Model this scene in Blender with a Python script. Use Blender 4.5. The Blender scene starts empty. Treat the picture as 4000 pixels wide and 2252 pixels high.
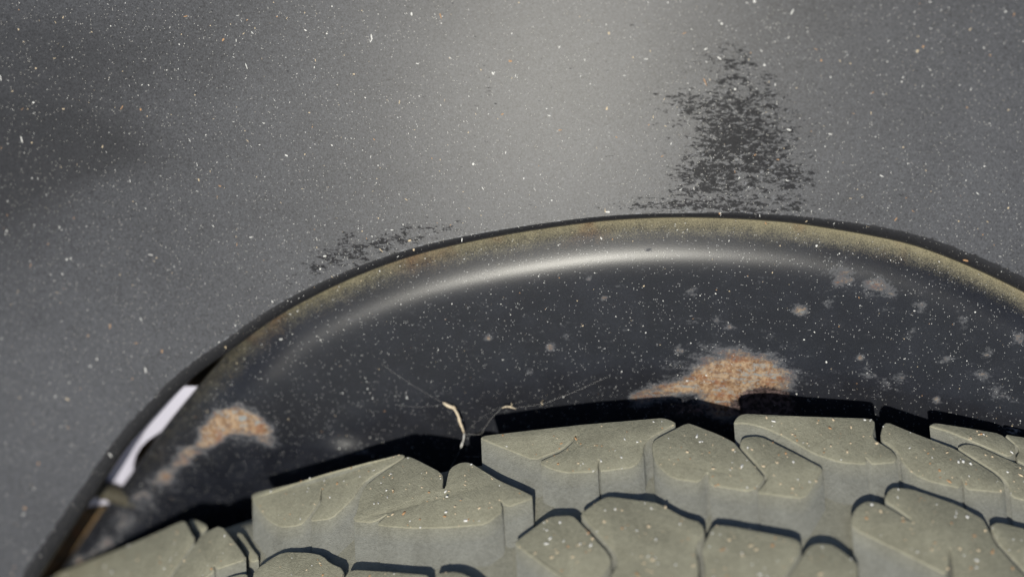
import bpy, bmesh, math, random
import numpy as np
from mathutils import Vector, Matrix
random.seed(7); rng = np.random.default_rng(7)
S = bpy.context.scene
COL = S.collection

# ---------------------------------------------------------------- camera, sky, sun
PITCH = math.radians(57)                      # camera looks down at the wheel arch
HFOV = math.radians(35)
K = 2*math.tan(HFOV/2)/4000.0                 # tangent per photo pixel (4000 px wide)
CAM = np.array([0.0, 0.0, 1.12])
RIGHT = np.array([1.0, 0, 0])
UPC = np.array([0, math.sin(PITCH), math.cos(PITCH)])
BACK = np.array([0, -math.cos(PITCH), math.sin(PITCH)])
ROT = np.stack([RIGHT, UPC, BACK], axis=1)    # local -> world
def W(p):
    return np.asarray(p) @ ROT.T + CAM
cam = bpy.data.cameras.new('camera'); camo = bpy.data.objects.new('camera', cam); COL.objects.link(camo)
M4 = Matrix([[*ROT[0], CAM[0]], [*ROT[1], CAM[1]], [*ROT[2], CAM[2]], [0, 0, 0, 1]])
camo.matrix_world = M4
cam.sensor_width = 36; cam.lens = 18/math.tan(HFOV/2)
cam.clip_start = 0.01; cam.clip_end = 3000
cam.dof.use_dof = True; cam.dof.focus_distance = 0.640; cam.dof.aperture_fstop = 57.0/24.0
S.camera = camo

SUN_L = np.array([-0.19, -0.27, 0.94]); SUN_L /= np.linalg.norm(SUN_L)
SUN_W = ROT @ SUN_L
world = bpy.data.worlds.new('World'); S.world = world; world.use_nodes = True
wn = world.node_tree.nodes; wl = world.node_tree.links
sky = wn.new('ShaderNodeTexSky'); sky.sky_type = 'NISHITA'; sky.sun_disc = False
sky.sun_elevation = math.asin(SUN_W[2]); sky.sun_rotation = math.atan2(SUN_W[0], SUN_W[1])
sky.dust_density = 0.7
wl.new(sky.outputs[0], wn['Background'].inputs[0]); wn['Background'].inputs[1].default_value = 0.068
sl = bpy.data.lights.new('sun', 'SUN'); sl.energy = 3.6; sl.angle = math.radians(0.55); sl.color = (1.0, 0.96, 0.85)
so = bpy.data.objects.new('sun', sl); COL.objects.link(so)
so.rotation_euler = Vector(SUN_W).to_track_quat('Z', 'Y').to_euler(); so.location = (0, -2, 3)
S.view_settings.view_transform = 'Standard'; S.view_settings.look = 'None'
S.view_settings.exposure = 0.14; S.view_settings.gamma = 1.0

# ---------------------------------------------------------------- geometry of the place (local camera-aligned metres)
def ray(px, py):
    px = np.asarray(px, float); py = np.asarray(py, float)
    return np.stack([(px-2000)*K, -(py-1126)*K, -np.ones_like(px)], axis=-1)
XT, YT = 0.035, 0.105
def Zp(X, Y):                                 # the outer sheet: a gently bulged surface
    x = X-XT; y = Y-YT
    return -0.618 + 0.105*x + 0.205*y - 0.24*x*x - 0.12*y*y
def Zd(X, Y):                                 # flat of the liner, just proud of the sheet
    a = np.clip((-0.035-Y)/0.085, 0, 1); b = np.clip((-0.045-X)/0.10, 0, 1)   # falls away behind the tyre at the lower left
    return Zp(X, Y) + 0.0012 - 0.026*a*a*(3-2*a)*b*b*(3-2*b)
def hit(px, py, f):
    r = ray(px, py); d = np.full(r.shape[:-1], 0.63)
    for _ in range(25):
        d = -f(r[..., 0]*d, r[..., 1]*d)
    return r*d[..., None]
def to_px(P):
    return 2000+P[..., 0]/(-P[..., 2])/K, 1126-P[..., 1]/(-P[..., 2])/K

def smooth_curve(pts, step, passes=2):
    pts = np.array(pts, float)
    d = np.r_[0, np.cumsum(np.linalg.norm(np.diff(pts, axis=0), axis=1))]
    n = int(d[-1]/step)+1
    t = np.linspace(0, d[-1], n)
    # Catmull-Rom style cubic through the points
    m = np.gradient(pts, d, axis=0)
    i = np.clip(np.searchsorted(d, t, side='right')-1, 0, len(d)-2)
    h = (d[i+1]-d[i])[:, None]; s = ((t-d[i])/(d[i+1]-d[i]))[:, None]
    c = (2*s**3-3*s**2+1)*pts[i]+(s**3-2*s**2+s)*h*m[i]+(-2*s**3+3*s**2)*pts[i+1]+(s**3-s**2)*h*m[i+1]
    for _ in range(passes*6):
        c[1:-1] = 0.25*c[:-2]+0.5*c[1:-1]+0.25*c[2:]
    return c
EDGE = [(-90,2720),(0,2540),(80,2376),(149,2252),(217,2148),(280,2055),(335,1974),(401,1878),(484,1754),(587,1637),(712,1506),(795,1437),(898,1367),
        (1000,1291),(1087,1232),(1243,1146),(1398,1075),(1553,1017),(1709,972),(1864,938),(2019,909),(2175,885),(2330,865),(2485,853),(2641,848),
        (2796,850),(2951,857),(3107,870),(3262,893),(3417,920),(3573,955),(3728,1010),(3883,1077),(4000,1134),(4200,1245),(4450,1410),(4700,1600)]
LEFT = [(60,2520),(140,2390),(224,2251),(280,2167),(335,2086),(419,1971),(469,1909),(601,1720),(698,1596),(774,1506),(864,1402)]
edge_px = smooth_curve(EDGE, 12)
def off_px(c, dist):
    t = np.gradient(c, axis=0); t /= np.linalg.norm(t, axis=1)[:, None]
    return c + np.stack([t[:, 1], -t[:, 0]], 1)*dist
e_off = off_px(smooth_curve(EDGE, 12), 42)
sel = e_off[(e_off[:, 0] > 1150)]
rim_px = smooth_curve(LEFT + [(935,1318),(1010,1240)] + [tuple(p) for p in sel[::14]], 12)

# ---------------------------------------------------------------- material helpers
class NT:
    def __init__(s, name):
        s.m = bpy.data.materials.new(name); s.m.use_nodes = True
        s.n = s.m.node_tree.nodes; s.l = s.m.node_tree.links; s.b = s.n['Principled BSDF']
        s.tc = s.n.new('ShaderNodeTexCoord').outputs['Object']
    def put(s, sock, v):
        if isinstance(v, (int, float)): sock.default_value = v
        elif isinstance(v, tuple): sock.default_value = v if len(v) == len(sock.default_value) else (*v, 1)
        else: s.l.new(v, sock)
    def noise(s, scale, detail=2, rough=0.5, vec=None, dist=0):
        n = s.n.new('ShaderNodeTexNoise'); n.inputs['Scale'].default_value = scale; n.inputs['Detail'].default_value = detail
        n.inputs['Roughness'].default_value = rough; n.inputs['Distortion'].default_value = dist
        s.l.new(vec or s.tc, n.inputs['Vector']); return n.outputs['Fac']
    def vor(s, scale, vec=None, out='Distance'):
        n = s.n.new('ShaderNodeTexVoronoi'); n.inputs['Scale'].default_value = scale
        s.l.new(vec or s.tc, n.inputs['Vector']); return n.outputs[out]
    def scl(s, v):
        n = s.n.new('ShaderNodeMapping'); n.inputs['Scale'].default_value = v[:3]
        if len(v) > 3: n.inputs['Rotation'].default_value = v[3:]
        s.l.new(s.tc, n.inputs['Vector']); return n.outputs[0]
    def ss(s, x, a, b, lo=0.0, hi=1.0):
        n = s.n.new('ShaderNodeMapRange'); n.interpolation_type = 'SMOOTHSTEP'
        s.put(n.inputs['Value'], x)
        for k, v in (('From Min', a), ('From Max', b), ('To Min', lo), ('To Max', hi)): n.inputs[k].default_value = v
        return n.outputs[0]
    def op(s, o, a, b=0.0, c=0.0):
        n = s.n.new('ShaderNodeMath'); n.operation = o
        s.put(n.inputs[0], a); s.put(n.inputs[1], b); s.put(n.inputs[2], c); return n.outputs[0]
    def mix(s, f, a, b):
        n = s.n.new('ShaderNodeMix'); n.data_type = 'RGBA'
        s.put(n.inputs['Factor'], f); s.put(n.inputs['A'], a); s.put(n.inputs['B'], b); return n.outputs['Result']
    def attr(s, name):
        n = s.n.new('ShaderNodeAttribute'); n.attribute_name = name; return n.outputs['Fac']
    def bump(s, h, dist, strength=1.0):
        n = s.n.new('ShaderNodeBump'); n.inputs['Distance'].default_value = dist; n.inputs['Strength'].default_value = strength
        s.l.new(h, n.inputs['Height']); s.l.new(n.outputs[0], s.b.inputs['Normal'])
    def set(s, **k):
        for a, v in k.items(): s.put(s.b.inputs[a.replace('_', ' ')], v)
        return s.m

def mat_panel():
    t = NT('dusty_black_paint')
    big = t.noise(9, 3); mid = t.noise(60, 4, 0.6); fine = t.noise(1500, 2, 0.7); grain = t.noise(5200, 1)
    dust = t.op('ADD', t.ss(big, 0.3, 0.7, 0.185, 0.25), t.op('MULTIPLY', t.op('SUBTRACT', mid, 0.5), 0.09))
    dust = t.op('ADD', dust, t.op('MULTIPLY', t.op('SUBTRACT', fine, 0.5), 0.62))
    dust = t.op('ADD', dust, t.op('MULTIPLY', t.op('SUBTRACT', t.noise(640, 3, 0.7), 0.5), 0.26))
    dust = t.op('ADD', dust, t.op('MULTIPLY', t.op('SUBTRACT', grain, 0.5), 0.30))
    dust = t.op('ADD', dust, t.attr('sky_sheen'))  # sky reflection painted as paler dust at lower left and right
    # film rubbed off in ragged streaks
    st = t.noise(260, 6, 0.7, vec=t.scl((0.65, 1.9, 1.9, 0, 0, 0.15)), dist=0.4)
    st2 = t.noise(800, 4, 0.65, vec=t.scl((0.7, 1.5, 1.5)))
    scuff = t.op('ADD', t.attr('scuff'), t.op('ADD', t.op('MULTIPLY', t.op('SUBTRACT', st, 0.5), 1.9), t.op('MULTIPLY', t.op('SUBTRACT', st2, 0.5), 1.3)))
    fm = t.noise(430, 5, 0.72, vec=t.scl((0.75, 1.7, 1.7, 0, 0, 0.3)), dist=0.8)
    fm = t.op('ADD', fm, t.op('MULTIPLY', t.attr('scuff'), 0.10))
    sm = t.op('MULTIPLY', t.ss(scuff, 0.40, 0.52), t.ss(fm, 0.495, 0.535))
    rimm = t.op('MULTIPLY', t.op('MULTIPLY', t.ss(scuff, 0.40, 0.52), t.ss(fm, 0.44, 0.49)), t.op('SUBTRACT', 1.0, sm))
    wipe_reflect = t.op('ADD', t.attr('wipe_reflect'), t.op('MULTIPLY', t.op('SUBTRACT', st, 0.5), 0.5))  # wiped streaks together with a painted dark reflection
    wm = t.ss(wipe_reflect, 0.1, 0.95)
    dust = t.op('MULTIPLY', dust, t.op('SUBTRACT', 1.0, t.op('MULTIPLY', sm, 0.82)))
    dust = t.op('MULTIPLY', dust, t.op('SUBTRACT', 1.0, t.op('MULTIPLY', wm, 0.6)))
    dust = t.op('ADD', dust, t.op('MULTIPLY', t.op('MULTIPLY', rimm, t.ss(t.noise(1100, 2, 0.6), 0.5, 0.62)), 0.45))
    hem = t.attr('hem')
    hn = t.op('ADD', hem, t.op('MULTIPLY', t.op('SUBTRACT', t.noise(420, 4, 0.65, vec=t.scl((1, 1, 1))), 0.5), 0.9))
    hm = t.ss(hn, 0.42, 0.62)
    dust = t.op('MULTIPLY', dust, t.op('SUBTRACT', 1.0, t.op('MULTIPLY', hm, 0.86)))
    band = t.op('MULTIPLY', t.ss(hem, 0.36, 0.46), t.ss(hem, 0.60, 0.50))
    chip = t.op('MULTIPLY', band, t.ss(t.noise(600, 4, 0.75, vec=t.scl((0.5, 1.4, 1.4))), 0.54, 0.62))
    dust = t.op('ADD', dust, t.op('MULTIPLY', chip, 0.5))
    # specks in the film
    v = t.vor(1700); vc = t.vor(1700, out='Color')
    sep = t.n.new('ShaderNodeSeparateColor'); t.l.new(vc, sep.inputs[0])
    sp = t.op('MULTIPLY', t.ss(v, 0.32, 0.18), t.ss(sep.outputs[0], 0.90, 0.94))
    col = t.mix(t.op('MAXIMUM', dust, 0.0), (0.012, 0.012, 0.014), (0.229, 0.236, 0.260))
    col = t.mix(t.op('MULTIPLY', sp, t.op('SUBTRACT', 0.75, t.op('MULTIPLY', hm, 0.4))), col, (0.62, 0.60, 0.55))
    t.bump(t.op('ADD', t.noise(2600, 2, 0.6), t.op('MULTIPLY', sp, 0.6)), 0.00008, 0.3)
    return t.set(Base_Color=col, Roughness=0.345, Specular_IOR_Level=t.op('SUBTRACT', 0.155, t.op('MULTIPLY', sm, 0.12)))

def mat_liner():
    t = NT('black_enamel_with_rust')
    fine = t.noise(1900, 2, 0.7); mid = t.noise(70, 4, 0.6); grain = t.noise(5200, 1)
    dust = t.op('ADD', t.ss(mid, 0.3, 0.75, 0.0, 0.03), t.op('MULTIPLY', t.op('SUBTRACT', fine, 0.5), 0.12))
    dust = t.op('ADD', dust, t.op('MULTIPLY', t.op('SUBTRACT', grain, 0.5), 0.07))
    col = t.mix(t.op('MAXIMUM', dust, 0.0), (0.008, 0.009, 0.013), (0.215, 0.235, 0.305))
    v = t.vor(1500); vc = t.vor(1500, out='Color'); sep = t.n.new('ShaderNodeSeparateColor'); t.l.new(vc, sep.inputs[0])
    sp = t.op('MULTIPLY', t.ss(v, 0.34, 0.2), t.ss(sep.outputs[0], 0.90, 0.94))
    col = t.mix(t.op('MULTIPLY', sp, 0.6), col, (0.55, 0.55, 0.54))
    # settled olive dust on the upward roll
    ol = t.op('ADD', t.attr('olive'), t.op('MULTIPLY', t.op('SUBTRACT', t.noise(230, 4, 0.7), 0.5), 0.45))
    ol = t.op('ADD', ol, t.op('MULTIPLY', t.op('SUBTRACT', t.noise(2200, 2, 0.7), 0.5), 1.3))
    om = t.ss(ol, 0.15, 1.25)
    olc = t.mix(t.ss(t.noise(45, 3), 0.5, 0.72), (0.31, 0.275, 0.175), (0.28, 0.17, 0.09))
    col = t.mix(t.op('MULTIPLY', om, 1.0), col, olc)
    # corrosion
    rn = t.noise(170, 7, 0.72, vec=t.scl((0.7, 1.9, 1.9, 0, 0, -0.35)), dist=0.5); rn2 = t.noise(900, 4, 0.7)
    rf = t.op('ADD', t.attr('rust'), t.op('ADD', t.op('MULTIPLY', t.op('SUBTRACT', rn, 0.5), 1.5), t.op('MULTIPLY', t.op('SUBTRACT', rn2, 0.5), 0.9)))
    halo = t.ss(rf, 0.15, 0.7); rm = t.ss(rf, 0.38, 0.86)
    rc = t.mix(t.ss(t.noise(420, 6, 0.75), 0.36, 0.64), (0.15, 0.075, 0.036), (0.40, 0.285, 0.18))
    rc = t.mix(t.ss(t.noise(130, 4, 0.7), 0.50, 0.66), rc, (0.21, 0.088, 0.042))
    rc = t.mix(t.ss(t.noise(380, 5, 0.75, vec=t.scl((0.6, 1.8, 1.8, 0, 0, -0.3)), dist=1.0), 0.50, 0.63), rc, (0.235, 0.25, 0.25))
    col = t.mix(t.op('MULTIPLY', halo, 0.45), col, (0.30, 0.31, 0.34))
    col = t.mix(rm, col, rc)
    # flaked dark scab
    sc = t.ss(t.op('ADD', t.attr('scab'), t.op('MULTIPLY', t.op('SUBTRACT', rn2, 0.5), 0.8)), 0.4, 0.55)
    scc = t.mix(t.ss(t.noise(420, 5, 0.75, dist=0.8), 0.42, 0.62), (0.02, 0.013, 0.012), (0.17, 0.12, 0.115))
    col = t.mix(sc, col, scc)
    rn3 = t.noise(1400, 3, 0.7)
    ch = t.ss(t.op('ADD', t.attr('chalk'), t.op('ADD', t.op('MULTIPLY', t.op('SUBTRACT', rn, 0.5), 1.1), t.op('MULTIPLY', t.op('SUBTRACT', rn2, 0.5), 0.6))), 0.45, 0.75)
    col = t.mix(t.op('MULTIPLY', ch, 0.8), col, (0.46, 0.47, 0.52))
    rough = t.op('ADD', 0.315, t.op('MULTIPLY', t.op('MAXIMUM', t.op('MAXIMUM', halo, sc), om), 0.45))
    hgt = t.op('ADD', t.op('MULTIPLY', t.noise(2600, 2, 0.6), 0.06), t.op('MULTIPLY', t.op('MAXIMUM', rm, sc), t.op('ADD', t.op('MULTIPLY', rn, 1.6), t.op('MULTIPLY', rn2, 1.2))))
    t.bump(hgt, 0.0006, 0.6)
    return t.set(Base_Color=col, Roughness=rough, Specular_IOR_Level=0.30)

def mat_tyre():
    t = NT('dusty_rubber')
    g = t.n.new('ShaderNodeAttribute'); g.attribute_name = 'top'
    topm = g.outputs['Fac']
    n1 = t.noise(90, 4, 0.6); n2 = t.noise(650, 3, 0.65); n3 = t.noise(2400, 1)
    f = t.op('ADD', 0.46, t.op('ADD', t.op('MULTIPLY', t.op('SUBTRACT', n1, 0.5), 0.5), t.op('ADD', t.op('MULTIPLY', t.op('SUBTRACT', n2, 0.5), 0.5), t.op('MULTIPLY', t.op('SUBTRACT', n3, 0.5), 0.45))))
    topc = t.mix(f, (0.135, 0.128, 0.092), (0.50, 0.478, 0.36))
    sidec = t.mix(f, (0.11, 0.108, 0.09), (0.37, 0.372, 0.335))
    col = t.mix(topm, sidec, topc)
    t.bump(t.op('ADD', n2, n3), 0.0006, 0.45)
    return t.set(Base_Color=col, Roughness=0.85, Specular_IOR_Level=0.12)

def flat(name, c, rough=0.8, var=0.25, scale=300):
    t = NT(name); n = t.noise(scale, 4, 0.65)
    a = tuple(x*(1-var) for x in c); b = tuple(min(1, x*(1+var)) for x in c)
    return t.set(Base_Color=t.mix(n, a, b), Roughness=rough)

def mat_rusty_steel():
    t = NT('rusted_brown_steel'); n = t.noise(55, 5, 0.7, vec=t.scl((0.6, 2.2, 2.2)))
    c = t.mix(t.ss(n, 0.4, 0.62), (0.075, 0.056, 0.032), (0.17, 0.10, 0.045))
    c = t.mix(t.ss(t.noise(120, 4), 0.58, 0.72), c, (0.20, 0.085, 0.032))
    t.bump(n, 0.001, 0.5)
    return t.set(Base_Color=c, Roughness=0.85)

M_PANEL = mat_panel(); M_LINER = mat_liner(); M_TYRE = mat_tyre(); M_RUST = mat_rusty_steel()
M_WHITE = flat('white_grit', (0.74, 0.73, 0.70), 0.7, 0.1); M_CREAM = flat('tan_grit', (0.62, 0.50, 0.34), 0.8, 0.15)
M_ORANGE = flat('rust_orange_grit', (0.45, 0.26, 0.13), 0.8, 0.2); M_BLACKG = flat('black_grit', (0.01, 0.01, 0.01), 0.6, 0.1)
M_PALE = flat('pale_grey_paint', (0.50, 0.49, 0.58), 0.45, 0.04, 40); M_HOSE = flat('dirty_rubber_hose', (0.06, 0.053, 0.035), 0.75, 0.35, 200)
M_WEB = flat('spider_silk', (0.72, 0.70, 0.66), 0.6, 0.05); M_STRAW = flat('dry_tan_fibre', (0.74, 0.62, 0.45), 0.8, 0.2, 900)
M_GROUND = flat('dry_gravel_ground', (0.24, 0.22, 0.19), 0.95, 0.35, 40)

# ---------------------------------------------------------------- mesh helpers
def mesh_obj(name, verts_world, faces, mat, parent=None, origin=None, smooth=True, attrs=None):
    v = np.asarray(verts_world, float)
    o = np.zeros(3) if origin is None else np.asarray(origin)
    me = bpy.data.meshes.new(name); me.from_pydata([tuple(p) for p in v-o], [], [tuple(int(i) for i in f) for f in faces])
    for m in (mat if isinstance(mat, list) else [mat]): me.materials.append(m)
    if smooth: me.polygons.foreach_set('use_smooth', [True]*len(me.polygons))
    for k, a in (attrs or {}).items():
        at = me.attributes.new(k, 'FLOAT', 'POINT'); at.data.foreach_set('value', np.asarray(a, np.float32))
    me.update()
    ob = bpy.data.objects.new(name, me); COL.objects.link(ob)
    if parent is not None: ob.parent = parent; ob.location = Vector(o)-parent.location
    else: ob.location = Vector(o)
    return ob
def tag(o, label=None, cat=None, group=None, kind=None):
    if label: o['label'] = label
    if cat: o['category'] = cat
    if group: o['group'] = group
    if kind: o['kind'] = kind
    return o
def grid_faces(nu, nv, flip=False):
    i, j = np.meshgrid(np.arange(nu-1), np.arange(nv-1), indexing='ij')
    a = (i*nv+j).ravel(); f = np.stack([a, a+1, a+nv+1, a+nv], 1)
    return f[:, ::-1] if flip else f
def normals_xy(c):
    t = np.gradient(c, axis=0); t /= np.linalg.norm(t, axis=1)[:, None]
    return np.stack([-t[:, 1], t[:, 0]], 1)         # outward (up-left when walking left to right, Y up)
def gauss(px, py, cx, cy, sx, sy, rot=0):
    c, s = math.cos(rot), math.sin(rot); x = px-cx; y = py-cy
    u = (c*x+s*y)/sx; v = (-s*x+c*y)/sy
    return np.exp(-0.5*(u*u+v*v))
def seg_dist(px, py, pts):
    d = np.full(px.shape, 1e9)
    for (ax, ay), (bx, by) in zip(pts[:-1], pts[1:]):
        ex, ey = bx-ax, by-ay; L = ex*ex+ey*ey
        t = np.clip(((px-ax)*ex+(py-ay)*ey)/L, 0, 1)
        d = np.minimum(d, np.hypot(px-ax-t*ex, py-ay-t*ey))
    return d
def inside(px, py, poly):
    r = np.zeros(px.shape, bool); n = len(poly)
    for i in range(n):
        x1, y1 = poly[i]; x2, y2 = poly[(i+1) % n]
        if y1 == y2: continue
        c = ((y1 > py) != (y2 > py)) & (px < (x2-x1)*(py-y1)/(y2-y1)+x1)
        r ^= c
    return r

# ---------------------------------------------------------------- ground
gz = 0.0
go = mesh_obj('ground', [(-400,-400,gz),(400,-400,gz),(400,400,gz),(-400,400,gz)], [(0,1,2,3)], M_GROUND, smooth=False)
go['kind'] = 'structure'

# ---------------------------------------------------------------- outer body panel
E3 = hit(edge_px[:, 0], edge_px[:, 1], Zp)
EXY = E3[:, :2]; NXY = normals_xy(EXY)
hemw = np.interp(edge_px[:, 0], [-100, 300, 600, 1000, 1400, 2000, 2640, 3000, 3400, 4000, 4700],
                 [0.0066, 0.0061, 0.0052, 0.0043, 0.0033, 0.0022, 0.0015, 0.0024, 0.0036, 0.0045, 0.0048])
def panel_grid(dists, drops=None, rel=False):
    P = []
    for k, e in enumerate(dists):
        ee = hemw*e if rel else hemw+e
        xy = EXY + NXY*ee[:, None]
        z = Zp(xy[:, 0], xy[:, 1]) - (drops[k] if drops is not None else 0)
        P.append(np.c_[xy, z])
    return np.stack(P, 1)
dl = np.r_[np.linspace(0, 0.004, 5), np.linspace(0.006, 0.19, 110), np.linspace(0.2, 0.34, 10)]
PG = panel_grid(dl)
nu, nv = PG.shape[:2]; flatP = PG.reshape(-1, 3)
ppx, ppy = to_px(flatP)
scuff = (0.86*(0.54*gauss(ppx, ppy, 2890, 420, 150, 140, 0.1) + 0.64*gauss(ppx, ppy, 2895, 620, 155, 125) + 0.42*gauss(ppx, ppy, 2720, 700, 80, 60)
         + 0.34*gauss(ppx, ppy, 2660, 400, 60, 40) + 0.40*gauss(ppx, ppy, 3110, 700, 70, 60) + 0.42*gauss(ppx, ppy, 2550, 795, 130, 22, -0.05)
         + 0.45*gauss(ppx, ppy, 2900, 815, 250, 22) + 0.30*gauss(ppx, ppy, 2850, 230, 90, 50)
         + 0.46*gauss(ppx, ppy, 1330, 985, 130, 55, -0.35) + 0.50*gauss(ppx, ppy, 1560, 930, 120, 28, -0.3) + 0.40*gauss(ppx, ppy, 1760, 900, 60, 18, -0.2)
         + 0.22*gauss(ppx, ppy, 1865, 365, 50, 50) + 0.22*gauss(ppx, ppy, 1200, 1090, 80, 50, -0.5))) + 0.06
wipe_reflect = np.clip(1.0*gauss(ppx, ppy, -60, 690, 360, 230, -0.45) + 0.8*gauss(ppx, ppy, 150, 560, 340, 80, 0.08) + 0.55*gauss(ppx, ppy, 160, 170, 600, 170, 0.1), 0, 1)  # dark reflection painted into the left side, partly real wiped dust
wide = np.tile(dl, (nu, 1)).ravel()
hemA = np.clip(0.5-wide/0.0026*0.5, 0, 1)
porg = W(hit(np.array(2350.), np.array(500.), Zp))
panel = mesh_obj('body_panel', W(flatP), grid_faces(nu, nv), M_PANEL, origin=porg, attrs={'scuff': scuff, 'wipe_reflect': wipe_reflect, 'hem': hemA, 'sky_sheen': 0.055*gauss(ppx, ppy, 450, 1500, 650, 480, -0.6) + 0.04*gauss(ppx, ppy, 3750, 650, 350, 300)})  # last field paints the sky's sheen into the dust colour
tag(panel, 'dusty black painted body panel curving over the wheel, speckled with grit', 'body panel')
ang = np.linspace(0, math.pi/2, 9)
rel = np.r_[1-np.sin(ang), [0.0, 0.25, 0.5, 1.0]]
drp = np.r_[0.0034*(1-np.cos(ang)), [0.0052, 0.0060, 0.0060, 0.0058]]
HG = panel_grid(rel, drp, rel=True); nu2, nv2 = HG.shape[:2]
hv = np.tile(np.r_[np.linspace(0.62, 1.2, 9), 1.2, 1.2, 1.2, 1.2], (nu2, 1)).ravel()
z0 = np.zeros(nu2*nv2)
lip = mesh_obj('edge_lip', W(HG.reshape(-1, 3)), grid_faces(nu2, nv2, True), M_PANEL, parent=panel, origin=porg, attrs={'scuff': z0, 'wipe_reflect': z0, 'hem': hv})
lip['label'] = 'black rolled edge lip of the body panel'

# ---------------------------------------------------------------- wheel arch liner
Q, H = 0.010, 0.0055; DISH = 0.18; RA, RQ, RW = 0.40, 0.0205, 0.0026; HT = 0.0055+0.40*0.0205
R3 = hit(rim_px[:, 0], rim_px[:, 1], lambda X, Y: Zd(X, Y)-HT)
RXY = R3[:, :2]
for _ in range(30): RXY[1:-1] = 0.25*RXY[:-2]+0.5*RXY[1:-1]+0.25*RXY[2:]
RN = normals_xy(RXY)
def drop(q):
    u = np.clip((Q-q)/Q, 0, 1); return H*(1-np.sqrt(np.maximum(0, 1-u*u))) + RA*RW*np.log1p(np.exp((RQ-q)/RW))
def emboss(px, py):                         # shallow round pressing at the lower left, dent at the right
    r = np.hypot((px-935), (py-1770)*1.0)
    z = 0.0022*np.exp(-np.maximum(0, r-95)**2/(2*28**2))
    r2 = np.hypot((px-3010)/1.3, py-1600)
    z -= 0.004*np.exp(-np.maximum(0, r2-45)**2/(2*22**2))
    return z + 0.0012*gauss(px, py, 2850, 1470, 90, 60) + 0.0016*gauss(px, py, 1330, 1770, 60, 35)
def liner_grid(qs, back=None):
    P = []
    for k, q in enumerate(qs):
        xy = RXY - RN*max(q, 0)
        z = Zd(xy[:, 0], xy[:, 1]) - drop(np.array(max(q, 0.0))) - DISH*max(q, 0) - (back[k] if back is not None else 0)
        p = np.c_[xy, z]; a, b = to_px(p); p[:, 2] += emboss(a, b)
        P.append(p)
    return np.stack(P, 1)
def rust_fields(P, q):
    px, py = to_px(P)
    r = np.hypot(px-940, py-1765); an = np.arctan2(-(py-1765), px-940)
    ring = np.exp(-0.5*((r-128)/22)**2)*np.clip(np.sin(an)*1.2+0.25, 0, 1)
    stripe = np.exp(-0.5*(seg_dist(px, py, [(850,1655),(722,1786),(643,1878),(525,1990),(420,2107),(320,2200)])/34)**2)
    fade = np.interp(py, [1650, 1950, 2200], [0.72, 0.70, 0.50])
    rust = 0.75*ring*np.interp(px, [850, 1000, 1060, 1120], [1, 1, .7, .45]) + 0.85*gauss(px, py, 900, 1642, 62, 40, -0.25) + 0.45*gauss(px, py, 985, 1690, 45, 40, 0.6) + 1.15*stripe*fade*0.78*(0.75+0.45*np.sin(py*0.045)*np.sin(px*0.031+1))
    patch = np.clip(0.95*gauss(px, py, 2855, 1465, 112, 62) + 0.80*gauss(px, py, 2970, 1480, 80, 50) + 0.75*gauss(px, py, 2840, 1570, 70, 60)
            + 0.65*np.exp(-0.5*(seg_dist(px, py, [(2490,1555),(2620,1520),(2720,1495),(2820,1470)])/24)**2), 0, 1)
    rust = rust + 1.15*patch*np.interp(py, [1600, 1700], [1, .5])
    for x, y, s, a in [(2148,1356,14,.6),(2655,1362,16,.5),(2800,1243,16,.4),(2850,1274,14,.42),(3130,1212,24,.72),(3596,1196,18,.5),(2703,1139,18,.45),
                       (2537,979,11,.5),(3360,1395,11,.7),(3977,1320,22,.62),(3290,1087,40,.50),(3420,1110,36,.46),(3480,1140,30,.42),(3837,1468,26,.40),(3520,1480,20,.42),
                       (3450,1500,22,.4),(2300,1090,8,.7),(2360,1165,9,.7),(1907,1320,9,.7),(2070,1450,8,.5),(3390,1460,26,.36),(3700,1400,20,.42),(3900,1530,34,.36),(3660,1560,10,.7),(2210,1310,12,.42),(3850,1380,20,.4),(3240,1180,16,.38),(3560,1290,16,.4),(3760,1250,20,.38)]:
        rust = rust + a*gauss(px, py, x, y, s, s*0.8)
    olive = np.clip(1.0-(q-0.0045)/0.0110, 0, 1)*np.interp(px, [200, 700, 1300, 2600, 4000], [0.0, 0.25, 0.75, 0.9, 1.05])
    scab = 0.85*np.clip(gauss(px, py, 2990, 1580, 75, 50)*1.5, 0, 1) + 0.5*gauss(px, py, 2700, 1600, 160, 40)
    scab = scab + 0.30*np.exp(-0.5*((r-108)/24)**2)*np.clip(np.cos(an-.1)*1.2+.1, 0, 1)
    chalk = 0.38*np.exp(-0.5*((r-155)/24)**2)*np.clip(np.cos(an-.3)*1.3, 0, 1) + 0.45*gauss(px, py, 430, 2110, 90, 60, -0.8) + 0.5*gauss(px, py, 860, 1700, 40, 20) + 0.30*gauss(px, py, 1350, 1760, 60, 30) + 0.28*gauss(px, py, 1450, 1755, 60, 22) \
        + 0.0*gauss(px, py, 1090, 1800, 40, 50) + 0.5*gauss(px, py, 3950, 1690, 60, 30) + 0.35*gauss(px, py, 600, 1930, 60, 60, -.8)
    return {'rust': rust, 'olive': olive, 'scab': scab, 'chalk': chalk}
lorg = W(hit(np.array(2350.), np.array(1400.), Zd))
RE = 0.030; qf = np.linspace(RE, 0.16, 165)
LG = liner_grid(qf); a, b = LG.shape[:2]; LP = LG.reshape(-1, 3)
liner = mesh_obj('wheel_arch_liner', W(LP), grid_faces(a, b, True), M_LINER, origin=lorg, attrs=rust_fields(LP, np.tile(qf, (a, 1)).ravel()))
tag(liner, 'black pressed steel wheel arch liner with orange rust patches behind the tyre', 'arch liner')
th = np.linspace(0, math.pi/2, 22)
qi = np.r_[Q*(1-np.cos(th)), np.linspace(Q, RE, 42)[1:]]; qr = np.r_[[-3, -2, -1], qi]; bk = np.r_[[0.016, 0.008, 0.003], np.zeros(len(qi))]
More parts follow.
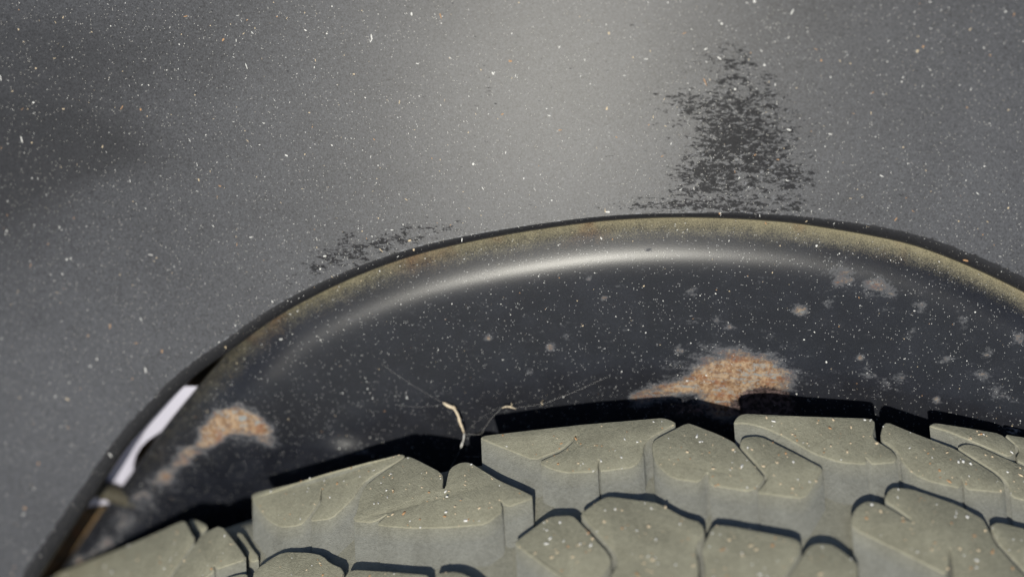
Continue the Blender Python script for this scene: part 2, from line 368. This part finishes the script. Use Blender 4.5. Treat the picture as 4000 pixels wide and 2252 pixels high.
RG = liner_grid(qr, bk); a, b = RG.shape[:2]; RP = RG.reshape(-1, 3)
rim = mesh_obj('rolled_rim', W(RP), grid_faces(a, b, True), M_LINER, parent=liner, origin=lorg, attrs=rust_fields(RP, np.tile(np.maximum(qr, 0), (a, 1)).ravel()))
rim['label'] = 'rounded outer rim of the liner with olive dust along its top'
print('panel/liner ok')

# ---------------------------------------------------------------- tyre
PT = math.radians(52)
AX = np.array([0, -math.sin(PT), math.cos(PT)])      # wheel axis, pointing outboard
UP = np.array([0, math.cos(PT), math.sin(PT)])
FAR = np.array([(276,2213),(500,2120),(716,2032),(992,1924),(1275,1845),(1563,1773),(1878,1707),(2285,1654),(2583,1632),(2885,1615),(3124,1622),(3410,1632),(3653,1651),(4000,1704)], float)
GAP = 0.027
c0 = hit(np.array(2900.), np.array(1618.), lambda X, Y: Zd(X, Y)-DISH*0.075); anchor = c0*((-c0[2]-GAP)/(-c0[2]))
rf = ray(FAR[:, 0], FAR[:, 1]); tt = (anchor@AX)/(rf@AX); FP = rf*tt[:, None]
x_, y_ = FP[:, 0], FP@UP
A_ = np.c_[2*x_, 2*y_, np.ones(len(x_))]; sol = np.linalg.lstsq(A_, x_**2+y_**2, rcond=None)[0]
cx, cu = sol[0], sol[1]; RT = math.sqrt(sol[2]+cx*cx+cu*cu)
CT = np.array([cx, 0, 0]) + UP*cu + AX*(anchor@AX)
print('tyre radius', RT, 'fit err', np.abs(np.hypot(x_-cx, y_-cu)-RT).max(), 'centre z', W(CT)[2])
CW, CC = 0.075, 0.5
def crown(w): return CC*(CW*CW-np.maximum(CW-w, 0)**2)
def on_tread(px, py, dr=0.0):
    P = _cyl(px, py, RT+dr)
    for _ in range(12): P = _cyl(px, py, RT+dr+crown((P-CT)@AX))
    return P
def _cyl(px, py, r):
    d = ray(np.asarray(px, float), np.asarray(py, float))
    dp = d - (d@AX)[..., None]*AX; oc = -CT; op = oc-(oc@AX)*AX
    A = (dp*dp).sum(-1); B = 2*(dp@op); C = op@op-r*r
    disc = np.maximum(B*B-4*A*C, 0); t = (-B-np.sqrt(disc))/(2*A)
    return d*t[..., None]
def tread_up(P):
    v = P-CT; v = v-(v@AX)[..., None]*AX; return v/np.linalg.norm(v, axis=-1)[..., None]
torg = W(CT)
tyre = bpy.data.objects.new('tyre', None); COL.objects.link(tyre); tyre.location = Vector(torg); tyre.empty_display_size = 0.05
tag(tyre, 'chunky off-road tyre with olive dusty tread blocks below the arch liner', 'tyre')
prof = [(0.005, -0.0135), (0.0, -0.024), (-0.008, -0.05), (-0.004, -0.09), (0.02, -0.13), (0.19, -0.13), (0.215, -0.09), (0.22, -0.05), (0.212, -0.024), (0.20, -0.008), (0.17, -0.0050), (0.15, -0.0048), (0.12, -0.0046), (0.1, -0.0046), (0.08, -0.0046), (0.06, -0.0046), (0.04, -0.0046), (0.025, -0.0046), (0.014, -0.0051), (0.008, -0.008), (0.005, -0.0135)]
VV = []; N = 180
for i in range(N):
    t_ = 2*math.pi*i/N
    dirv = np.array([math.sin(t_), 0, 0]) + UP*math.cos(t_)
    for w, dr in prof: VV.append(CT + AX*w + dirv*(RT+dr+(crown(w) if w > -0.001 and dr > -0.03 else 0)))
m_ = len(prof); FF = []
for i in range(N):
    for j in range(m_-1):
        p0 = i*m_+j; p1 = ((i+1) % N)*m_+j; FF.append((p0, p1, p1+1, p0+1))
mesh_obj('carcass', W(np.array(VV)), FF, M_TYRE, parent=tyre, origin=torg, attrs={'top': np.full(len(VV), 0.5)})

def slit(p, q, width):                       # a sipe cut into an outline at p: the way in to the chain q and back out
    ch = np.array([p]+list(q), float); t = np.gradient(ch, axis=0); t /= np.linalg.norm(t, axis=1)[:, None]
    n = np.c_[-t[:, 1], t[:, 0]]*width/2
    return ch+n, (ch-n)[::-1]
BLOCKS = [
 # far (inboard) shoulder row, left to right; outlines in photo pixels projected on the tread cylinder
 dict(p=[(120,2290),(248,2226),(500,2126),(716,2029),(728,2040),(748,2080),(762,2100),(655,2255),(560,2400),(100,2480)]),
 dict(p=[(732,2030),(761,2024),(817,2052),(783,2078),(757,2074)], h=-0.0035),
 dict(p=[(772,2108),(783,2088),(827,2062),(864,2049),(895,2086),(942,2145),(963,2182),(867,2213),(848,2222),(832,2200),(836,2230),(780,2270),(690,2390),(600,2400),(664,2262)]),
 dict(p=[(917,2083),(942,2072),(979,2130),(1016,2179),(985,2195),(968,2184),(951,2136)], h=-0.0025),
 dict(p=[(975,1936),(1000,1920),(1157,1882),(1274,1845),(1430,1803),(1564,1770),(1585,1778),(1560,1797),(1460,1853),(1412,1887),(1386,1932),(1374,1949),(1294,2024),(1203,2034),(1254,1962),(1257,1890),(1246,1957),(1190,2032),(1174,2048),(1099,2059),(1049,2034),(1004,1982)]),
 dict(p=[(1590,1779),(1606,1782),(1660,1808),(1722,1841),(1732,1862),(1727,1902),(1738,1906),(1747,1858),(1755,1828),(1785,1808),(1813,1801),(1838,1804),(1880,1829),(1952,1874),(2046,1915),(2091,1940),(2030,1962),(1978,1980),(1950,1945),(1968,1992),(1898,2045),(1760,2058),(1606,2061),(1502,2053),(1466,2046),(1520,2002),(1456,2040),(1373,2032),(1394,1995),(1404,1940),(1424,1895),(1484,1849),(1572,1791)]),
 dict(p=[(1875,1712),(1884,1701),(1902,1697),(2100,1674),(2285,1654),(2588,1629),(2616,1636),(2646,1652),(2538,1708),(2514,1738),(2512,1780),(2478,1822),(2354,1838),(2342,1838),(2338,1780),(2333,1840),(2208,1845),(2150,1829),(2100,1803),(2198,1760),(2244,1718),(2253,1690),(2236,1717),(2192,1754),(2086,1795),(1934,1735)]),
 dict(p=[(2682,1649),(2705,1654),(2808,1694),(2871,1726),(2878,1738),(2984,1856),(2986,1864),(2970,1888),(2934,1918),(2768,1892),(2770,1845),(2756,1845),(2736,1882),(2633,1868),(2580,1830),(2553,1790),(2545,1735),(2556,1714)]),
 dict(p=[(2893,1722),(2900,1710),(2920,1703),(2971,1700),(3101,1765),(3217,1826),(3205,1850),(3143,1946),(2953,1923),(2982,1890),(2999,1866),(2992,1852),(2890,1740)]),
 dict(p=[(2864,1655),(2875,1628),(2902,1612),(3124,1622),(3393,1631),(3412,1638),(3421,1652),(3407,1708),(3495,1763),(3509,1802),(3410,1812),(3402,1806),(3376,1778),(3392,1812),(3282,1804),(3180,1770),(3060,1702),(2985,1668),(2910,1650)]),
 dict(p=[(3438,1712),(3448,1658),(3466,1645),(3552,1681),(3732,1750),(3893,1853),(3928,1890),(3922,1922),(3772,1908),(3752,1850),(3758,1906),(3628,1876),(3570,1850),(3522,1800),(3514,1768)]),
 dict(p=[(3741,1748),(3755,1736),(3777,1730),(3817,1737),(3956,1800),(4100,1860),(4160,1990),(3950,1938),(3944,1895),(3900,1848)]),
 dict(p=[(3630,1664),(3640,1652),(3655,1649),(3750,1663),(3907,1690),(3975,1746),(3950,1786),(3800,1722),(3700,1682)]),
 dict(p=[(3920,1692),(4000,1705),(4140,1740),(4200,1850),(4090,1850),(3965,1794),(3988,1752)]),
 # second row
 dict(p=[(860,2270),(890,2250),(955,2235),(970,2247),(978,2300),(950,2400),(780,2400),(800,2320)]),
 dict(p=[(985,2240),(1000,2219),(1066,2173),(1108,2152),(1207,2154),(1261,2165),(1286,2194),(1345,2219),(1322,2300),(1250,2400),(1000,2400),(990,2300)]),
 dict(p=[(1350,2237),(1377,2221),(1500,2228),(1680,2242),(1684,2300),(1680,2420),(1340,2420),(1336,2310)]),
 dict(p=[(1696,2248),(1720,2232),(1790,2229),(1850,2255),(1900,2300),(1880,2420),(1696,2420)]),
 dict(p=[(2005,2122),(2025,2103),(2132,2023),(2160,2012),(2235,2009),(2256,2027),(2380,2160),(2390,2192),(2340,2262),(2300,2330),(2270,2310),(2186,2250)]),
 dict(p=[(2267,2002),(2348,1945),(2380,1935),(2570,1960),(2673,2018),(2742,2038),(2756,2085),(2719,2117),(2719,2160),(2731,2200),(2726,2290),(2560,2420),(2310,2420),(2372,2270),(2414,2196),(2404,2156),(2278,2020)]),
 dict(p=[(2767,2088),(2778,2060),(2800,2046),(2850,2050),(3100,2098),(3134,2120),(3116,2172),(3055,2262),(3010,2420),(2745,2420),(2754,2200),(2742,2160),(2748,2122)]),
 dict(p=[(3152,2136),(3182,2119),(3231,2118),(3268,2132),(3354,2198),(3350,2260),(3330,2420),(3030,2420),(3072,2262),(3130,2178)]),
 dict(p=[(3322,2035),(3335,1990),(3367,1960),(3400,1952),(3448,1966),(3500,1995),(3558,2034),(3562,2026),(3506,1986),(3456,1954),(3462,1925),(3478,1906),(3493,1900),(3560,1906),(3735,1966),(3840,2022),(3856,2050),(3888,2120),(3990,2230),(4090,2340),(3900,2420),(3728,2330),(3722,2200),(3712,2125),(3702,2245),(3560,2172),(3340,2066)]),
 dict(p=[(3868,2055),(3880,2042),(3902,2036),(4000,2062),(4180,2110),(4180,2400),(4010,2232),(3902,2120)]),
]
def area2(p): return 0.5*np.sum(p[:, 0]*np.roll(p[:, 1], -1)-np.roll(p[:, 0], -1)*p[:, 1])
def inset(p, d):                             # move every edge inwards by d, mitre limited; p anticlockwise
    n = len(p); out = np.zeros_like(p)
    e = np.roll(p, -1, 0)-p; e /= np.maximum(np.linalg.norm(e, axis=1), 1e-9)[:, None]
    nn = np.c_[-e[:, 1], e[:, 0]]
    a = np.roll(nn, 1, 0); m = a+nn; den = np.maximum((m*nn).sum(1), 0.35)
    return p + m*(d/den)[:, None]
def densify(p, step):
    out = []
    for i in range(len(p)):
        q = p[(i+1) % len(p)]; k = max(1, int(np.linalg.norm(q-p[i])/step))
        for s in range(k): out.append(p[i]+(q-p[i])*s/k)
    return np.array(out)
def chaikin(p):
    q = np.roll(p, -1, 0); L = np.linalg.norm(q-p, axis=1); c = np.minimum(0.28, 14/np.maximum(L, 1))[:, None]
    return np.stack([p+(q-p)*c, q-(q-p)*c], 1).reshape(-1, 2)
SLANT = 4.0; DEPTH = 0.0050
block_tops = []
for bi, B in enumerate(BLOCKS):
    p = np.array(B['p'], float)
    if area2(p*[1, -1]) < 0: p = p[::-1]
    p = chaikin(p); h = B.get('h', 0.0) + random.uniform(-0.0003, 0.0003)
    block_tops.append((p, h))
    P3 = on_tread(p[:, 0], p[:, 1], h)
    c3 = P3.mean(0); u0 = tread_up(c3); e1 = np.cross(AX, u0); e1 /= np.linalg.norm(e1)
    if e1[0] < 0: e1 = -e1
    e2 = np.cross(u0, e1)
    # local tread-plane coordinates (arc length, axial)
    ang_ = np.arctan2(P3[:, 0]-CT[0], (P3-CT)@UP); wax = (P3-CT)@AX
    uv = np.c_[ang_*RT, wax]
    if area2(uv) < 0: uv = uv[::-1]
    def place(uv, dr):
        a_ = uv[:, 0]/RT
        return CT + AX*uv[:, 1:2] + (np.sin(a_)[:, None]*np.array([1., 0, 0]) + np.cos(a_)[:, None]*UP)*(RT+h+dr+crown(uv[:, 1]))[:, None]
    loops = []; rr = 0.0006
    for k in range(4):
        f = math.pi/2*k/3
        loops.append(place(inset(uv, rr*(1-math.sin(f))*0.75), -rr*(1-math.cos(f))))
    sh = lambda d: uv + np.array([0, SLANT*d])
    for d in (0.0022, DEPTH+h): loops.append(place(sh(d-rr), -d))
    n = len(uv); V = np.concatenate(loops); F = [tuple(range(n))]
    for k in range(len(loops)-1):
        for i in range(n):
            j = (i+1) % n; F.append((k*n+i, (k+1)*n+i, (k+1)*n+j, k*n+j))
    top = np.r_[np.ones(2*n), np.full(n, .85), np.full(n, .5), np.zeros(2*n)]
    bo = W(c3)
    ob = mesh_obj('tread_block', W(V), F, M_TYRE, parent=tyre, origin=bo, smooth=True, attrs={'top': top})
    me = ob.data; bm = bmesh.new(); bm.from_mesh(me)
    bm.faces.ensure_lookup_table()
    bmesh.ops.triangulate(bm, faces=[bm.faces[0]], quad_method='BEAUTY', ngon_method='EAR_CLIP')
    bmesh.ops.recalc_face_normals(bm, faces=bm.faces)
    bm.to_mesh(me); bm.free()
    me.polygons.foreach_set('use_smooth', [False]*len(me.polygons))
    n_t = n-2
    sm_ = [False]*len(me.polygons)
    for ip, pl in enumerate(me.polygons):
        if len(pl.vertices) == 4: sm_[ip] = True
    me.polygons.foreach_set('use_smooth', sm_)
    me.set_sharp_from_angle(angle=math.radians(38))

# ---------------------------------------------------------------- grit lying on the surfaces
def flecks(name, P, Nrm, rad, mats, mid, label, cat, flatness=0.35, elong=1.6):
    n = len(P); k = 6
    ref = np.where(np.abs(Nrm[:, :1]) > 0.8, np.array([[0., 1, 0]]), np.array([[1., 0, 0]]))
    t1 = np.cross(Nrm, ref); t1 /= np.linalg.norm(t1, axis=1)[:, None]; t2 = np.cross(Nrm, t1)
    th = rng.uniform(0, 2*math.pi, n)[:, None]
    u1 = np.cos(th)*t1+np.sin(th)*t2; u2 = -np.sin(th)*t1+np.cos(th)*t2
    el = 1+(elong-1)*rng.random(n)**2*1.6
    V = np.zeros((n, k+1, 3)); 
    for i in range(k):
        a = 2*math.pi*i/k; r = rad*rng.uniform(0.65, 1.2, n)
        V[:, i] = P + u1*(r*el*math.cos(a))[:, None] + u2*(r/np.sqrt(el)*math.sin(a))[:, None] - Nrm*(rad*0.05)[:, None]
    V[:, k] = P + Nrm*(rad*flatness)[:, None]
    base = (np.arange(n)*(k+1))[:, None]
    F = np.concatenate([np.stack([base[:, 0]+i, base[:, 0]+(i+1) % k, base[:, 0]+k], 1)[:, None] for i in range(k)], 1).reshape(-1, 3)
    VW = W(V.reshape(-1, 3)); org = VW.mean(0)
    ob = mesh_obj(name, VW, F, mats, origin=org, smooth=False)
    ob.data.polygons.foreach_set('material_index', np.repeat(mid, k).astype(np.int32))
    tag(ob, label, cat, kind='stuff'); return ob
def surf_normal(P, f, e=2e-4):
    gx = (f(P[:, 0]+e, P[:, 1])-f(P[:, 0]-e, P[:, 1]))/(2*e); gy = (f(P[:, 0], P[:, 1]+e)-f(P[:, 0], P[:, 1]-e))/(2*e)
    n = np.c_[-gx, -gy, np.ones(len(gx))]; return n/np.linalg.norm(n, axis=1)[:, None]
def pick(n, w): return rng.choice(len(w), n, p=np.array(w)/sum(w))
MATS = [M_WHITE, M_CREAM, M_ORANGE, M_BLACKG]
NP = 9000
fx = rng.uniform(-350, 4350, NP); fy = rng.uniform(-350, 2500, NP)
hole = [tuple(p) for p in off_px(edge_px, 10)] + [(4700, 3200), (-90, 3200)]
cl = sum(gauss(fx, fy, rng.uniform(-200, 4200), rng.uniform(-200, 2300), rng.uniform(60, 420), rng.uniform(60, 300), rng.uniform(0, 3)) for _ in range(26))
ok = ~inside(fx, fy, hole) & (rng.random(NP) < 0.42+0.55*cl); fx, fy = fx[ok], fy[ok]
FP_ = hit(fx, fy, Zp); nn_ = surf_normal(FP_, Zp)
rad = np.clip(rng.lognormal(math.log(0.000112), 0.58, len(fx)), 0.00006, 0.00062)
mid = np.where(rad > 0.00026, pick(len(fx), [60, 22, 14, 2]), pick(len(fx), [86, 10, 2, 2]))
n2_ = 420
gx_ = rng.uniform(-300, 4300, n2_); gy_ = rng.uniform(-300, 2400, n2_); k_ = ~inside(gx_, gy_, hole); gx_, gy_ = gx_[k_], gy_[k_]
CP = hit(gx_, gy_, Zp); cr = np.clip(rng.lognormal(math.log(0.00030), 0.35, len(gx_)), 0.0002, 0.0008)
flecks('grit', np.r_[FP_, CP], np.r_[nn_, surf_normal(CP, Zp)], np.r_[rad, cr], MATS, np.r_[mid, pick(len(gx_), [40, 32, 24, 4])], 'white and tan grit flecks scattered on the dusty body panel', 'grit', elong=2.6)
seg = RXY[::6]
def Zl(X, Y):
    d = np.full(X.shape, 1e9)
    for k in range(0, len(X), 2000):
        dx = X[k:k+2000, None]-seg[None, :, 0]; dy = Y[k:k+2000, None]-seg[None, :, 1]
        d[k:k+2000] = np.sqrt((dx*dx+dy*dy).min(1))
    p = np.c_[X, Y, Zd(X, Y)]; a, b = to_px(p)
    return Zd(X, Y)-drop(d)-DISH*d+emboss(a, b)
NL = 4200
fx = rng.uniform(150, 4250, NL); fy = rng.uniform(830, 2250, NL)
hole2 = [tuple(p) for p in off_px(rim_px, -46)] + [(4700, 3200), (60, 3200)]
ok = inside(fx, fy, hole2) & (fy < np.interp(fx, FAR[:, 0], FAR[:, 1])+40); fx, fy = fx[ok], fy[ok]
FP_ = hit(fx, fy, Zl); nn_ = surf_normal(FP_, Zl)
rad = np.clip(rng.lognormal(math.log(0.0001), 0.56, len(fx)), 0.00006, 0.0005)
mid = np.where(rad > 0.00024, pick(len(fx), [60, 26, 12, 2]), pick(len(fx), [88, 8, 2, 2]))
flecks('grit', FP_, nn_, rad, MATS, mid, 'pale grit flecks scattered on the black arch liner', 'grit')
TPx, TPy, TH = [], [], []
for p, h in block_tops:
    if h < -0.001: continue
    x0, y0 = p.min(0); x1, y1 = p.max(0); m = int((x1-x0)*(y1-y0)/2000)
    a = rng.uniform(x0, x1, m); b = rng.uniform(y0, y1, m); k = inside(a, b, [tuple(q) for q in p])
    TPx.append(a[k]); TPy.append(b[k]); TH.append(np.full(k.sum(), h))
TPx, TPy, TH = map(np.concatenate, (TPx, TPy, TH))
TP = on_tread(TPx, TPy); TU = tread_up(TP); TP = TP + TU*TH[:, None]
rad = np.clip(rng.lognormal(math.log(0.00034), 0.42, len(TPx)), 0.0001, 0.0007)
flecks('grit', TP, TU, rad, [M_WHITE, M_CREAM, M_ORANGE], pick(len(TPx), [30, 46, 24]), 'bright sand grains sprinkled over the tyre tread blocks', 'grit', flatness=0.7)

# ---------------------------------------------------------------- behind the gap
def slab(name, pts, depth_off, thick, mat, parent=None, mods=None):
    p = densify(np.array(pts, float), 30)
    if area2(p*[1, -1]) < 0: p = p[::-1]
    f = hit(p[:, 0], p[:, 1], lambda X, Y: Zd(X, Y)-depth_off); bk_ = f+np.array([0, 0, -thick])
    n = len(p); V = np.r_[f, bk_]; F = [tuple(range(n)), tuple(range(2*n-1, n-1, -1))]+[((i+1) % n, i, n+i, n+(i+1) % n) for i in range(n)]
    ob = mesh_obj(name, W(V), F, mat, parent=parent, origin=W(f.mean(0)), smooth=False)
    bm = bmesh.new(); bm.from_mesh(ob.data)
    bmesh.ops.triangulate(bm, faces=[q for q in bm.faces if len(q.verts) > 4], ngon_method='EAR_CLIP'); bmesh.ops.recalc_face_normals(bm, faces=bm.faces)
    bm.to_mesh(ob.data); bm.free()
    return ob
o = slab('chassis_rail', [(-300,2700),(-300,1900),(400,1150),(1300,1000),(1500,1250),(900,1900),(500,2700)], 0.055, 0.03, M_RUST)
tag(o, 'rusty brown chassis rail deep behind the gap beside the liner', 'chassis rail')
pl_pts = [(560,1507),(620,1507),(900,1508),(830,1530),(745,1560),(698,1602),(660,1650),(636,1678),(600,1702),(574,1720),(550,1745),(532,1775),(522,1810),(520,1842),(540,1900),(520,1965),(415,1966),(352,1976),(250,1982),(180,1990),(240,1880)]
o = slab('inner_wing', pl_pts, 0.0150, 0.0015, M_PALE)
tag(o, 'pale lavender-grey painted plate showing through the gap left of the liner', 'plate')
# ribbed hose crossing in front of the pale plate
A0 = hit(np.array(330.), np.array(1892.), lambda X, Y: Zd(X, Y)-0.0110); A1 = hit(np.array(520.), np.array(1950.), lambda X, Y: Zd(X, Y)-0.0110)
A0 = A0-(A1-A0)*0.6; A1 = A1+(A1-A0)*0.3
ax = (A1-A0); L = np.linalg.norm(ax); ax /= L; s1 = np.cross(ax, [0, 0, 1.]); s1 /= np.linalg.norm(s1); s2 = np.cross(ax, s1)
V = []; ns = 90; nr = 18
for i in range(ns):
    r = 0.0040+0.00035*math.sin(i/ns*2*math.pi*13)
    for j in range(nr):
        t_ = 2*math.pi*j/nr; V.append(A0+ax*L*i/(ns-1)+r*(math.cos(t_)*s1+math.sin(t_)*s2))
F = [(i*nr+j, i*nr+(j+1) % nr, (i+1)*nr+(j+1) % nr, (i+1)*nr+j) for i in range(ns-1) for j in range(nr)]
o = mesh_obj('ribbed_hose', W(np.array(V)), F, M_HOSE, origin=W(A0))
tag(o, 'dark brown ribbed hose crossing the pale plate inside the gap', 'hose')
o = slab('bracket', [(60,2420),(180,2160),(230,2010),(330,1979),(430,1975),(470,1990),(440,2120),(300,2300),(200,2420)], 0.024, 0.004, M_RUST)
tag(o, 'dark rust stained bracket at the lower end of the gap', 'bracket')

# ---------------------------------------------------------------- cobweb with dry fibres
def tube(pts, radii, nr=6):
    pts = np.asarray(pts); V = []; n = len(pts); T = np.gradient(pts, axis=0); T /= np.linalg.norm(T, axis=1)[:, None]
    for i in range(n):
        s1 = np.cross(T[i], [0.1, 0.2, 1.]); s1 /= np.linalg.norm(s1); s2 = np.cross(T[i], s1)
        for j in range(nr):
            a_ = 2*math.pi*j/nr; V.append(pts[i]+radii[i]*(math.cos(a_)*s1+math.sin(a_)*s2))
    F = [(i*nr+j, i*nr+(j+1) % nr, (i+1)*nr+(j+1) % nr, (i+1)*nr+j) for i in range(n-1) for j in range(nr)]
    F += [tuple(range(nr))[::-1], tuple(range((n-1)*nr, n*nr))]
    return np.array(V), F
def strand(name, px, r, mat, parent, lift=(0.002, 0.002), jit=0.0):
    c = smooth_curve(px, 6, 0) if len(px) > 2 else np.linspace(px[0], px[1], 14)
    n = len(c); d = np.interp(np.linspace(0, 1, n), np.linspace(0, 1, len(lift)), lift)
    P = hit(c[:, 0], c[:, 1], Zl); P = P*((-P[:, 2]-d)/(-P[:, 2]))[:, None]
    rr_ = np.interp(np.linspace(0, 1, n), np.linspace(0, 1, len(r)), r)*(1+jit*(rng.random(n)-.5)*2)
    V, F = tube(P, rr_); return mesh_obj(name, W(V), F, mat, parent=parent, origin=W(P.mean(0)))
wroot = bpy.data.objects.new('cobweb', None); COL.objects.link(wroot)
wroot.location = Vector(W(hit(np.array(1812.), np.array(1691.), Zd)))
tag(wroot, 'thin cobweb holding dry tan fibres between the liner and the tyre', 'cobweb')
bpy.context.view_layer.update()
strand('dry_fibre', [(1730,1572),(1745,1580),(1773,1595),(1790,1622),(1798,1650),(1808,1675),(1812,1692)], [.0002,.00075,.0006,.00055,.0005,.00042,.0002], M_STRAW, wroot, (.001,.003,.005), .35)
strand('dry_fibre', [(1735,1570),(1758,1584),(1775,1588),(1783,1600)], [.0001,.00028,.0002,.0001], M_STRAW, wroot, (.001,.002), .3)
strand('dry_fibre', [(1812,1692),(1812,1710),(1806,1730),(1799,1750)], [.00022,.0003,.0004,.0002], M_WEB, wroot, (.005,.008), .4)
strand('dry_fibre', [(1960,1593),(1975,1587),(2000,1590),(2016,1596)], [.00015,.0003,.0003,.0001], M_STRAW, wroot, (.004,.004), .2)
strand('dry_fibre', [(1992,1587),(2000,1580),(1997,1573)], [.00018,.00015,.0001], M_STRAW, wroot, (.004,.005), .2)
strand('dry_fibre', [(2113,1570),(2120,1580)], [.0001,.0002], M_STRAW, wroot, (.004,.004))
T_ = 0.000016
for px, lift, r in [([(1799,1750),(1782,1785),(1760,1825),(1742,1850)], (.008,.018), 1.2), ([(1813,1693),(1840,1696),(1878,1695)], (.005,.006), 2.0),
                 ([(1878,1695),(1918,1635),(1964,1589)], (.006,.004), 1.6), ([(2016,1592),(2117,1576),(2209,1543),(2373,1471)], (.004,.0002), 1.3),
                 ([(1734,1574),(1640,1520),(1560,1470),(1490,1420)], (.001,.0002), 1.0), ([(1740,1578),(1640,1588),(1540,1580)], (.001,.0003), .9),
                 ([(1812,1691),(1870,1640),(1930,1600),(2050,1565)], (.005,.001), .7),
                 ([(1813,1781),(1878,1782)], (.012,.014), 1.2)]:
    strand('thread', px, [T_*r]*3, M_WEB, wroot, lift)
print('objects', len(S.objects))
